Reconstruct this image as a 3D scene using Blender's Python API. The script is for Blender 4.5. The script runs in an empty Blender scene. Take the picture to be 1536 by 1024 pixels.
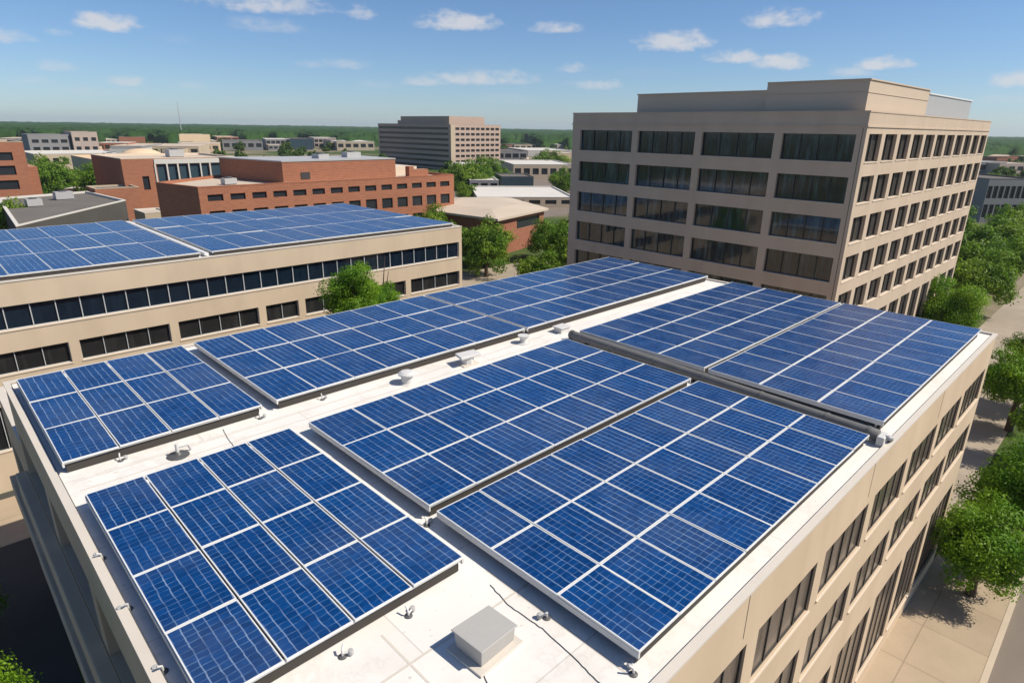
import bpy, bmesh, math, random
import numpy as np
from mathutils import Vector, Matrix

random.seed(7)
rng = np.random.default_rng(7)
S = bpy.context.scene
C = S.collection
PI = math.pi

# ------------------------------------------------------------------ camera, light, sky
CAMZ = 24.6
F_PX, YAW, PITCH, ROLL = 932.0, -0.56, 18.945, 0.873


def cam_basis():
    a = math.radians(45 - YAW); p = math.radians(PITCH); r = math.radians(ROLL)
    fw = Vector((math.cos(a) * math.cos(p), math.sin(a) * math.cos(p), -math.sin(p)))
    rt = Vector((math.sin(a), -math.cos(a), 0)); up = rt.cross(fw)
    rt2 = math.cos(r) * rt + math.sin(r) * up
    up2 = -math.sin(r) * rt + math.cos(r) * up
    return rt2, up2, fw


RT, UP, FW = cam_basis()
cd = bpy.data.cameras.new('camera')
cam = bpy.data.objects.new('camera', cd); C.objects.link(cam)
cd.sensor_width = 36.0; cd.lens = F_PX / 1536 * 36
cd.clip_start = 0.1; cd.clip_end = 40000
M3 = Matrix((RT, UP, -FW)).transposed()
cam.matrix_world = Matrix.Translation((0, 0, CAMZ)) @ M3.to_4x4()
S.camera = cam

SUN_EL, SUN_AZ = 48.0, -52.0          # azimuth measured from +X, counter-clockwise
e, a = math.radians(SUN_EL), math.radians(SUN_AZ)
SUN = Vector((math.cos(e) * math.cos(a), math.cos(e) * math.sin(a), math.sin(e)))
sl = bpy.data.lights.new('sun', 'SUN'); sl.energy = 5.0; sl.angle = math.radians(0.5); sl.color = (1.0, 0.93, 0.80)
so = bpy.data.objects.new('sun', sl); C.objects.link(so)
so.rotation_euler = SUN.to_track_quat('Z', 'Y').to_euler()
S.view_settings.view_transform = 'Standard'; S.view_settings.look = 'None'
S.view_settings.exposure = 0.15; S.view_settings.gamma = 1.0
S.cycles.max_bounces = 6; S.cycles.diffuse_bounces = 3; S.cycles.glossy_bounces = 3
S.cycles.transparent_max_bounces = 6; S.cycles.volume_bounces = 1


def px_dir(x, y):
    return (FW + RT * ((x - 768) / F_PX) - UP * ((y - 512) / F_PX)).normalized()


W = bpy.data.worlds.new('World'); S.world = W; W.use_nodes = True
nt = W.node_tree; N = nt.nodes; L = nt.links; N.clear()


def wm(op, a, b=None, c=None, clamp=False):
    n = N.new('ShaderNodeMath'); n.operation = op; n.use_clamp = clamp
    for i, v in enumerate((a, b, c)):
        if v is None: continue
        if isinstance(v, (int, float)): n.inputs[i].default_value = v
        else: L.new(v, n.inputs[i])
    return n.outputs[0]


sky = N.new('ShaderNodeTexSky'); sky.sky_type = 'NISHITA'; sky.sun_disc = False
sky.sun_elevation = math.radians(SUN_EL); sky.sun_rotation = math.atan2(SUN.x, SUN.y)
sky.altitude = 0; sky.air_density = 0.85; sky.dust_density = 0.3; sky.ozone_density = 8.0
tc = N.new('ShaderNodeTexCoord')
nrm = N.new('ShaderNodeVectorMath'); nrm.operation = 'NORMALIZE'; L.new(tc.outputs['Generated'], nrm.inputs[0])
sep = N.new('ShaderNodeSeparateXYZ'); L.new(nrm.outputs[0], sep.inputs[0])
AZ = wm('MULTIPLY', wm('ARCTAN2', sep.outputs[1], sep.outputs[0]), 180 / PI)
EL = wm('MULTIPLY', wm('ARCSINE', sep.outputs[2]), 180 / PI)
# fair-weather cumulus: direction seen from the place, half width and half height in the photograph's pixels, density
CLOUDS = [(160, 37, 46, 14, 1), (410, 10, 95, 17, .85), (405, 42, 55, 12, .45), (543, 22, 19, 13, .9), (683, 36, 58, 15, 1),
          (833, 44, 34, 9, .8), (985, 68, 32, 14, .95), (1022, 66, 42, 17, 1), (1167, 32, 48, 15, 1), (1095, 88, 42, 10, .9), (1172, 97, 42, 11, .95),
          (1326, 98, 38, 10, .95), (1275, 110, 32, 8, .6), (1525, 124, 42, 13, .85), (720, 120, 75, 12, .75), (640, 124, 45, 8, .6),
          (895, 130, 45, 8, .7), (860, 105, 24, 8, .6), (8, 57, 42, 12, .6), (80, 101, 30, 9, .45), (190, 124, 26, 8, .6),
          (290, 130, 32, 7, .4), (500, 98, 60, 9, .5), (45, 121, 32, 8, .35), (88, 52, 22, 7, .5), (1505, 150, 40, 8, .4), (560, 128, 40, 7, .3),
          (150, 140, 60, 7, .3), (975, 110, 40, 6, .25), (260, 60, 40, 8, .2), (400, 150, 60, 6, .25), (760, 150, 60, 7, .25)]
nz = N.new('ShaderNodeTexNoise'); nz.inputs['Scale'].default_value = 26; nz.inputs['Detail'].default_value = 7; nz.inputs['Roughness'].default_value = .62
nmap = N.new('ShaderNodeMapping'); nmap.inputs['Scale'].default_value = (1, 1, 1.9); L.new(nrm.outputs[0], nmap.inputs[0]); L.new(nmap.outputs[0], nz.inputs['Vector'])
nz2 = N.new('ShaderNodeTexNoise'); nz2.inputs['Scale'].default_value = 70; nz2.inputs['Detail'].default_value = 5; L.new(nmap.outputs[0], nz2.inputs['Vector'])
wob = wm('ADD', wm('MULTIPLY_ADD', nz.outputs[0], 3.0, -1.42), wm('MULTIPLY_ADD', nz2.outputs[0], 1.1, -.5))
tot = None
shade = None
for (x, y, hw, hh, s) in CLOUDS:
    d = px_dir(x, y); caz = math.degrees(math.atan2(d.y, d.x)); cel = math.degrees(math.asin(d.z))
    d2 = px_dir(x + hw * 1.22, y); waz = abs(math.degrees(math.atan2(d2.y, d2.x)) - caz); d3 = px_dir(x, y - hh * 1.2); hel = abs(math.degrees(math.asin(d3.z)) - cel)
    dx = wm('MULTIPLY_ADD', AZ, 1 / waz, -caz / waz)
    dy = wm('MULTIPLY_ADD', EL, 1 / hel, -cel / hel)
    # flatter undersides
    dyb = wm('MULTIPLY', wm('MINIMUM', dy, 0), 1.5); dyc = wm('MULTIPLY', wm('MAXIMUM', dy, 0), .8)
    r2 = wm('ADD', wm('MULTIPLY', dx, dx), wm('ADD', wm('MULTIPLY', dyb, dyb), wm('MULTIPLY', dyc, dyc)))
    v = wm('MULTIPLY', wm('MULTIPLY', wm('ADD', wm('SUBTRACT', 1.0, r2), wob), .8, clamp=True), s)
    tot = v if tot is None else wm('MAXIMUM', tot, v)
sm = N.new('ShaderNodeMapRange'); sm.interpolation_type = 'SMOOTHSTEP'; L.new(tot, sm.inputs[0]); sm.inputs[1].default_value = 0.0; sm.inputs[2].default_value = 1.1
sm.inputs[3].default_value = 0; sm.inputs[4].default_value = .8
mixc = N.new('ShaderNodeMix'); mixc.data_type = 'RGBA'
L.new(sm.outputs[0], mixc.inputs[0]); L.new(sky.outputs[0], mixc.inputs[6])
mixc.inputs[7].default_value = (6.3, 6.25, 6.4, 1)
bg = N.new('ShaderNodeBackground'); bg.inputs[1].default_value = .102
wo = N.new('ShaderNodeOutputWorld'); L.new(mixc.outputs[2], bg.inputs[0]); L.new(bg.outputs[0], wo.inputs[0])


# ------------------------------------------------------------------ materials
def lin(r, g, b):
    return tuple(((v / 255) / 12.92 if v / 255 <= .04045 else ((v / 255 + .055) / 1.055) ** 2.4) for v in (r, g, b)) + (1,)


class Mat:
    """small wrapper for building node materials"""
    def __init__(s, name, rough=.7, spec=.4):
        s.m = bpy.data.materials.new(name); s.m.use_nodes = True
        s.nt = s.m.node_tree; s.N = s.nt.nodes; s.L = s.nt.links
        s.b = s.N['Principled BSDF']; s.b.inputs['Roughness'].default_value = rough
        s.b.inputs['Specular IOR Level'].default_value = spec
        s.out = s.N['Material Output']

    def co(s, kind='Object', scale=(1, 1, 1)):
        t = s.N.new('ShaderNodeTexCoord'); m = s.N.new('ShaderNodeMapping'); m.inputs['Scale'].default_value = scale
        if kind == 'World':
            g = s.N.new('ShaderNodeNewGeometry'); s.L.new(g.outputs['Position'], m.inputs[0])
        else: s.L.new(t.outputs[kind], m.inputs[0])
        return m.outputs[0]

    def noise(s, vec, scale, detail=4, rough=.55):
        n = s.N.new('ShaderNodeTexNoise'); n.inputs['Scale'].default_value = scale; n.inputs['Detail'].default_value = detail
        n.inputs['Roughness'].default_value = rough; s.L.new(vec, n.inputs['Vector']); return n.outputs[0]

    def ramp(s, fac, stops):
        r = s.N.new('ShaderNodeValToRGB'); s.L.new(fac, r.inputs[0]); el = r.color_ramp.elements
        while len(el) < len(stops): el.new(.5)
        for k, (p, c) in enumerate(stops): el[k].position = p; el[k].color = c
        return r.outputs[0]

    def mix(s, fac, a, b, mode='MIX'):
        n = s.N.new('ShaderNodeMix'); n.data_type = 'RGBA'; n.blend_type = mode
        for i, v in ((0, fac), (6, a), (7, b)):
            if isinstance(v, (int, float)): n.inputs[i].default_value = v
            elif isinstance(v, tuple): n.inputs[i].default_value = v
            else: s.L.new(v, n.inputs[i])
        return n.outputs[2]

    def math(s, op, a, b=None, c=None, clamp=False):
        n = s.N.new('ShaderNodeMath'); n.operation = op; n.use_clamp = clamp
        for i, v in enumerate((a, b, c)):
            if v is None: continue
            if isinstance(v, (int, float)): n.inputs[i].default_value = v
            else: s.L.new(v, n.inputs[i])
        return n.outputs[0]

    def col(s, c):
        if isinstance(c, tuple): s.b.inputs['Base Color'].default_value = c
        else: s.L.new(c, s.b.inputs['Base Color'])
        return s

    def bump(s, h, strength=.2, dist=.02):
        n = s.N.new('ShaderNodeBump'); n.inputs['Strength'].default_value = strength; n.inputs['Distance'].default_value = dist
        s.L.new(h, n.inputs['Height']); s.L.new(n.outputs[0], s.b.inputs['Normal']); return s


def sc(c, k): return (c[0] * k, c[1] * k, c[2] * k, 1)


def mottled(name, c, amt=.18, scale=1.2, rough=.8, spec=.3, streak=False, bump=.15, fine=18):
    m = Mat(name, rough, spec); v = m.co('World')
    n1 = m.noise(v, scale, 6); n2 = m.noise(v, fine, 4)
    c1 = m.mix(n1, sc(c, 1 - amt), sc(c, 1 + amt))
    if streak:
        n3 = m.noise(m.co('World', (1.0, 1.0, .16)), .55, 5)
        st = m.ramp(n3, [(.3, (.80, .78, .75, 1)), (.6, (1, 1, 1, 1))])
        c1 = m.mix(.5, c1, st, 'MULTIPLY')
    c2 = m.mix(.5, c1, m.mix(n2, (.86, .86, .86, 1), (1.1, 1.1, 1.1, 1)), 'MULTIPLY')
    m.col(c2)
    if bump: m.bump(n2, bump, .01)
    return m.m


TAN = (.56, .435, .315, 1)
M = {}
M['near_wall'] = mottled('warm_tan_precast', (.60, .46, .32, 1), .10, .5, .85, .25, True)
M['tower_wall'] = mottled('tower_precast', (.57, .445, .335, 1), .09, .35, .85, .25, True)
M['left_wall'] = mottled('pale_tan_precast', (.60, .475, .34, 1), .09, .4, .85, .25, True)
M['pent_wall'] = mottled('penthouse_panel', (.58, .46, .35, 1), .06, .3, .8, .25)
M['grey_metal'] = mottled('grey_sheet_metal', (.42, .41, .40, 1), .08, 1.5, .5, .5)
M['duct'] = mottled('weathered_duct', (.15, .145, .14, 1), .2, 2.0, .7, .3)
M['hatch'] = mottled('hatch_sheet', (.40, .38, .355, 1), .06, 1.5, .6, .3)
M['pale_metal'] = mottled('pale_painted_metal', (.62, .60, .57, 1), .06, 2.5, .5, .4)
M['alu'] = mottled('bright_aluminium', (.74, .73, .71, 1), .04, 3, .35, .5, bump=0)
M['dark_brown'] = mottled('dark_shade_strip', (.06, .052, .046, 1), .1, 2, .8, .2, bump=0)
M['dark_metal'] = mottled('dark_steel', (.09, .09, .09, 1), .1, 3, .5, .5, bump=0)
M['coping'] = mottled('white_coping', (.60, .54, .47, 1), .08, .7, .7, .3)
M['tan_trim'] = mottled('tan_trim', (.66, .54, .42, 1), .06, 1, .8, .3)
M['frame_dark'] = mottled('dark_window_frame', (.055, .05, .047, 1), .1, 3, .45, .5, bump=0)
M['frame_light'] = mottled('anodised_mullion', (.55, .56, .56, 1), .05, 3, .4, .5, bump=0)
M['dark_wall'] = mottled('dark_shade_wall', (.085, .078, .07, 1), .2, .2, .9, .2)  # hall wall, with its shade put into the base colour
M['grey_roof'] = mottled('grey_gravel_roof', (.15, .135, .12, 1), .25, .15, .95, .2, fine=3)
M['tan_roof'] = mottled('tan_membrane_roof', (.52, .43, .34, 1), .15, .12, .9, .2, fine=2)
M['white_roof'] = mottled('pale_roof', (.60, .56, .51, 1), .12, .1, .9, .2, fine=2)
M['far_beige'] = mottled('beige_wall', (.50, .40, .29, 1), .1, .1, .9, .2)
M['far_grey'] = mottled('grey_wall', (.26, .25, .25, 1), .12, .1, .9, .2)
M['far_pink'] = mottled('pinkish_wall', (.46, .36, .31, 1), .12, .1, .9, .2)
M['brown_wall'] = mottled('brown_tower_stone', (.47, .345, .275, 1), .08, .1, .85, .2)
M['dome'] = mottled('sandy_dome', (.68, .50, .33, 1), .06, .1, .8, .2)
M['bark'] = mottled('bark', (.10, .07, .05, 1), .25, 4, .95, .1)


def roof_membrane():
    m = Mat('white_roof_membrane', .75, .3); v = m.co('World')
    big = m.noise(v, .18, 6, .6); mid = m.noise(v, .9, 6, .65); fine = m.noise(v, 25, 3)
    c = m.ramp(big, [(.3, (.73, .69, .64, 1)), (.55, (.79, .76, .72, 1)), (.75, (.82, .79, .75, 1))])
    c = m.mix(m.math('MULTIPLY', m.ramp(mid, [(.58, (0, 0, 0, 1)), (.8, (1, 1, 1, 1))]), .22), c, (.46, .41, .36, 1))
    c = m.mix(.5, c, m.mix(fine, (.9, .9, .9, 1), (1.08, 1.08, 1.08, 1)), 'MULTIPLY')
    b = m.N.new('ShaderNodeTexBrick'); m.L.new(v, b.inputs[0]); b.offset = .37; b.inputs['Scale'].default_value = 1
    b.inputs['Brick Width'].default_value = 9.0; b.inputs['Row Height'].default_value = 2.05; b.inputs['Mortar Size'].default_value = .022; b.inputs['Mortar Smooth'].default_value = .4
    b.inputs['Color1'].default_value = (1, 1, 1, 1); b.inputs['Color2'].default_value = (.955, .95, .94, 1); b.inputs['Mortar'].default_value = (.74, .72, .70, 1)
    c = m.mix(.8, c, b.outputs[0], 'MULTIPLY')
    pond = m.noise(v, .33, 5, .7)
    ringm = m.ramp(pond, [(.44, (1, 1, 1, 1)), (.475, (.80, .775, .74, 1)), (.49, (.90, .885, .865, 1)), (.56, (1, 1, 1, 1))])
    c = m.mix(.45, c, ringm, 'MULTIPLY')
    spk = m.ramp(m.noise(v, 7, 2), [(.70, (1, 1, 1, 1)), (.76, (.68, .64, .60, 1))])
    c = m.mix(.7, c, spk, 'MULTIPLY')
    return m.col(c).bump(m.math('ADD', fine, mid), .12, .02).m


M['roof'] = roof_membrane()


def brick(name, c1, c2, mortar):
    m = Mat(name, .9, .2)
    g = m.N.new('ShaderNodeNewGeometry'); s = m.N.new('ShaderNodeSeparateXYZ'); m.L.new(g.outputs['Position'], s.inputs[0])
    cb = m.N.new('ShaderNodeCombineXYZ'); m.L.new(m.math('ADD', s.outputs[0], s.outputs[1]), cb.inputs[0]); m.L.new(s.outputs[2], cb.inputs[1])
    b = m.N.new('ShaderNodeTexBrick'); m.L.new(cb.outputs[0], b.inputs[0]); b.inputs['Scale'].default_value = 1
    b.inputs['Brick Width'].default_value = .9; b.inputs['Row Height'].default_value = .3; b.inputs['Mortar Size'].default_value = .03
    b.inputs['Color1'].default_value = c1; b.inputs['Color2'].default_value = c2; b.inputs['Mortar'].default_value = mortar
    n = m.noise(m.co('World'), .12, 5)
    return m.col(m.mix(.6, b.outputs[0], m.mix(n, (.78, .78, .78, 1), (1.2, 1.2, 1.2, 1)), 'MULTIPLY')).m


M['brick'] = brick('orange_brick', (.37, .135, .07, 1), (.31, .11, .06, 1), (.38, .22, .15, 1))
M['brick_dark'] = brick('brown_brick', (.34, .12, .07, 1), (.27, .09, .05, 1), (.3, .18, .12, 1))


def glass(name, c, c2, rough=.08, spec=.5, streaks=0.0, streak_col=(.16, .13, .10, 1), sx=3.0, ior=1.5):
    m = Mat(name, rough, spec); v = m.co('Object')
    oi = m.N.new('ShaderNodeObjectInfo')
    off = m.N.new('ShaderNodeVectorMath'); off.operation = 'ADD'; m.L.new(v, off.inputs[0])
    k = m.N.new('ShaderNodeVectorMath'); k.operation = 'SCALE'; k.inputs[3].default_value = 37.0
    cx = m.N.new('ShaderNodeCombineXYZ'); m.L.new(oi.outputs['Random'], cx.inputs[0]); m.L.new(oi.outputs['Random'], cx.inputs[2])
    m.L.new(cx.outputs[0], k.inputs[0]); m.L.new(k.outputs[0], off.inputs[1])
    mp = m.N.new('ShaderNodeMapping'); mp.inputs['Scale'].default_value = (1, 1, .12); m.L.new(off.outputs[0], mp.inputs[0])
    n = m.noise(mp.outputs[0], sx, 4, .6); n2 = m.noise(off.outputs[0], .5, 3)
    base = m.mix(n2, c, c2)
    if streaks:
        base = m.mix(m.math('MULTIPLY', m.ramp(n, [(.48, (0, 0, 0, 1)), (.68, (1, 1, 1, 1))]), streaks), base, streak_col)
    m.col(base)
    m.b.inputs['IOR'].default_value = ior
    w = m.noise(off.outputs[0], .9, 2)
    m.bump(w, .06, .05)
    return m.m


M['glass_near'] = glass('curtained_glass', (.095, .077, .063, 1), (.15, .12, .098, 1), .22, .35, .75, (.025, .019, .017, 1), 2.6)
M['glass_tower'] = glass('tower_glass', (.006, .012, .015, 1), (.014, .026, .034, 1), .06, .6, .8, (.06, .11, .13, 1), 2.2, 1.62)  # bluish streaks paint sky reflections into the glass colour
M['glass_tower_warm'] = glass('tower_side_glass', (.035, .034, .033, 1), (.06, .058, .055, 1), .1, .35, .7, (.10, .09, .08, 1), 2.6, 1.7)
M['glass_blue'] = glass('navy_ribbon_glass', (.004, .010, .020, 1), (.008, .017, .030, 1), .06, .38, .4, (.015, .03, .05, 1), 1.5, 1.6)
M['glass_dark'] = glass('dark_glass', (.012, .013, .014, 1), (.025, .025, .026, 1), .1, .4, .5, (.05, .05, .045, 1), 1.6)
M['glass_far'] = glass('far_glass', (.02, .022, .026, 1), (.035, .04, .045, 1), .2, .4)
M['glass_farblue'] = glass('far_blue_glass', (.03, .055, .075, 1), (.05, .08, .10, 1), .15, .5)


def solar(name, nu, nv):
    m = Mat(name, .24, .24)
    uv = m.N.new('ShaderNodeUVMap'); s = m.N.new('ShaderNodeSeparateXYZ'); m.L.new(uv.outputs[0], s.inputs[0])
    oi = m.N.new('ShaderNodeObjectInfo')
    v = m.co('World')
    # faint ripple of the wiring under the glass
    rip = m.math('MULTIPLY_ADD', m.noise(v, 2.6, 3), .055, -.0275)
    rip2 = m.math('MULTIPLY_ADD', m.noise(v, 3.1, 3), .04, -.02)
    u = m.math('ADD', s.outputs[0], rip); w = m.math('ADD', s.outputs[1], rip2)

    def lines(t, n, wd):
        f = m.math('FRACT', m.math('MULTIPLY', t, n))
        d = m.math('ABSOLUTE', m.math('SUBTRACT', f, .5))
        mr = m.N.new('ShaderNodeMapRange'); m.L.new(d, mr.inputs[0]); mr.inputs[1].default_value = .5 - wd; mr.inputs[2].default_value = .5 - wd * .35
        return mr.outputs[0]
    bus = lines(u, nu, .075); row = lines(w, nv, .075)
    # broken-up brightness along the conductors
    k1 = m.ramp(m.noise(v, 1.3, 4), [(.35, (.15, .15, .15, 1)), (.7, (1, 1, 1, 1))])
    k2 = m.ramp(m.noise(v, 2.1, 4), [(.38, (.05, .05, .05, 1)), (.75, (1, 1, 1, 1))])
    # per-cell tint
    cu = m.math('FLOOR', m.math('MULTIPLY', u, nu)); cv = m.math('FLOOR', m.math('MULTIPLY', w, nv))
    cb = m.N.new('ShaderNodeCombineXYZ'); m.L.new(cu, cb.inputs[0]); m.L.new(cv, cb.inputs[1]); m.L.new(m.math('MULTIPLY', oi.outputs['Random'], 91), cb.inputs[2])
    wn = m.N.new('ShaderNodeTexWhiteNoise'); m.L.new(cb.outputs[0], wn.inputs[0])
    c = m.mix(wn.outputs[0], (.0025, .036, .145, 1), (.0043, .051, .195, 1))
    uvm = m.N.new('ShaderNodeMapping'); uvm.inputs['Scale'].default_value = (7, 46, 1); m.L.new(uv.outputs[0], uvm.inputs[0])
    uvo = m.N.new('ShaderNodeCombineXYZ'); m.L.new(m.math('MULTIPLY', oi.outputs['Random'], 63), uvo.inputs[0]); m.L.new(uvo.outputs[0], uvm.inputs['Location'])
    stk = m.noise(uvm.outputs[0], 1.0, 4, .65)
    cry = m.noise(v, 14, 4, .7)
    c = m.mix(.65, c, m.mix(cry, (.6, .6, .6, 1), (1.45, 1.4, 1.35, 1)), 'MULTIPLY')
    c = m.mix(.7, c, m.ramp(stk, [(.3, (.62, .6, .6, 1)), (.55, (1, 1, 1, 1)), (.75, (1.5, 1.42, 1.3, 1))]), 'MULTIPLY')
    c = m.mix(.5, c, m.mix(oi.outputs['Random'], (.8, .8, .82, 1), (1.25, 1.22, 1.15, 1)), 'MULTIPLY')
    c = m.mix(m.math('MULTIPLY', row, m.math('MULTIPLY', k2, .62)), c, (.17, .30, .50, 1))
    c = m.mix(m.math('MULTIPLY', bus, m.math('MULTIPLY', k1, .65)), c, (.34, .45, .62, 1))
    # a little dust
    c = m.mix(m.math('MULTIPLY', m.ramp(m.noise(v, .35, 5), [(.45, (0, 0, 0, 1)), (.8, (1, 1, 1, 1))]), .10), c, (.32, .33, .35, 1))
    m.col(c); m.bump(m.noise(v, .8, 2), .05, .05)
    return m.m


M['solar'] = solar('solar_cells', 6, 12)
M['solar_long'] = solar('solar_cells_long', 6, 18)


def ground_mat():
    m = Mat('town_ground', .95, .1); v = m.co('World')
    n = m.noise(v, .012, 6, .6); n2 = m.noise(v, .09, 5); n3 = m.noise(v, 1.2, 4)
    c = m.ramp(n, [(.40, (.050, .085, .022, 1)), (.50, (.075, .105, .03, 1)), (.56, (.22, .18, .12, 1)), (.66, (.27, .23, .175, 1)), (.74, (.07, .10, .03, 1))])
    c = m.mix(.6, c, m.mix(n2, (.6, .6, .6, 1), (1.35, 1.35, 1.35, 1)), 'MULTIPLY')
    c = m.mix(.4, c, m.mix(n3, (.7, .7, .7, 1), (1.25, 1.25, 1.25, 1)), 'MULTIPLY')
    return m.col(c).m


def paving(name, c, slab=2.4, joint=.018, stain=.5):
    m = Mat(name, .9, .2)
    v = m.co('World')
    b = m.N.new('ShaderNodeTexBrick'); m.L.new(v, b.inputs[0]); b.offset = 0; b.inputs['Scale'].default_value = 1
    b.inputs['Brick Width'].default_value = slab; b.inputs['Row Height'].default_value = slab; b.inputs['Mortar Size'].default_value = joint
    b.inputs['Color1'].default_value = sc(c, .93); b.inputs['Color2'].default_value = sc(c, 1.06); b.inputs['Mortar'].default_value = sc(c, .72)
    n = m.noise(v, .35, 6, .6); n2 = m.noise(v, 9, 4)
    col = m.mix(stain, b.outputs[0], m.mix(n, (.66, .64, .61, 1), (1.25, 1.24, 1.22, 1)), 'MULTIPLY')
    col = m.mix(.4, col, m.mix(n2, (.8, .8, .8, 1), (1.15, 1.15, 1.15, 1)), 'MULTIPLY')
    return m.col(col).bump(n2, .2, .01).m


def asphalt(name, c):
    m = Mat(name, .92, .2); v = m.co('World')
    n = m.noise(m.co('World', (.25, 1, 1)), .5, 6, .65); n2 = m.noise(v, 14, 4); n3 = m.noise(v, .15, 4)
    col = m.mix(n, sc(c, .8), sc(c, 1.2)); col = m.mix(.5, col, m.mix(n2, (.75, .75, .75, 1), (1.25, 1.25, 1.25, 1)), 'MULTIPLY')
    col = m.mix(.5, col, m.mix(n3, (.75, .75, .75, 1), (1.25, 1.25, 1.25, 1)), 'MULTIPLY')
    return m.col(col).bump(n2, .3, .01).m


M['ground'] = ground_mat()
M['paving'] = paving('tan_concrete_paving', (.40, .315, .225, 1), 3.4, .03, .7)
M['plaza'] = paving('pale_concrete', (.36, .30, .235, 1), 4.5, .03, .7)
M['asphalt'] = asphalt('worn_asphalt', (.20, .165, .135, 1))
M['asphalt_dark'] = asphalt('dark_asphalt', (.065, .066, .06, 1))
M['kerb'] = mottled('kerb_concrete', (.50, .41, .31, 1), .12, .8, .9, .2)


def leaves(name, c1, c2):
    m = Mat(name, .55, .3); v = m.co('Object'); oi = m.N.new('ShaderNodeObjectInfo')
    n = m.noise(v, 1.1, 4); n2 = m.noise(v, 7, 2)
    c = m.mix(m.ramp(n, [(.35, (0, 0, 0, 1)), (.65, (1, 1, 1, 1))]), c1, c2)
    c = m.mix(.5, c, m.mix(n2, (.7, .7, .7, 1), (1.3, 1.3, 1.3, 1)), 'MULTIPLY')
    c = m.mix(.6, c, m.mix(oi.outputs['Random'], (.75, .85, .8, 1), (1.25, 1.1, 1.0, 1)), 'MULTIPLY')
    m.col(c)
    tr = m.N.new('ShaderNodeBsdfTranslucent'); m.L.new(c, tr.inputs[0])
    ms = m.N.new('ShaderNodeMixShader'); ms.inputs[0].default_value = .42
    m.L.new(m.b.outputs[0], ms.inputs[1]); m.L.new(tr.outputs[0], ms.inputs[2]); m.L.new(ms.outputs[0], m.out.inputs[0])
    return m.m


M['leaf_bright'] = leaves('bright_leaves', (.085, .225, .008, 1), (.23, .39, .022, 1))
M['leaf_mid'] = leaves('mid_leaves', (.09, .20, .012, 1), (.22, .33, .026, 1))
M['leaf_far'] = leaves('far_leaves', (.055, .12, .016, 1), (.14, .20, .028, 1))


def forest_mat():
    m = Mat('forest_canopy', .9, .1); v = m.co('World', (1, 1, .3))
    n = m.noise(v, .02, 5); n2 = m.noise(v, .11, 4); n3 = m.noise(m.co('World', (.35, .35, .1)), .01, 4)
    c = m.mix(n, (.010, .040, .010, 1), (.042, .090, .016, 1))
    c = m.mix(.8, c, m.mix(n2, (.55, .6, .6, 1), (1.45, 1.35, 1.2, 1)), 'MULTIPLY')
    c = m.mix(.7, c, m.mix(n3, (.6, .65, .7, 1), (1.45, 1.35, 1.2, 1)), 'MULTIPLY')
    return m.col(c).m


M['forest'] = forest_mat()


# ------------------------------------------------------------------ object helpers
def tag(o, label=None, cat=None, group=None, kind=None):
    if label: o['label'] = label
    if cat: o['category'] = cat
    if group: o['group'] = group
    if kind: o['kind'] = kind
    return o


def empty(name, loc, label, cat, group=None, rz=0):
    o = bpy.data.objects.new(name, None); C.objects.link(o); o.location = loc; o.rotation_euler = (0, 0, rz)
    o.empty_display_size = .3
    return tag(o, label, cat, group)


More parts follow.
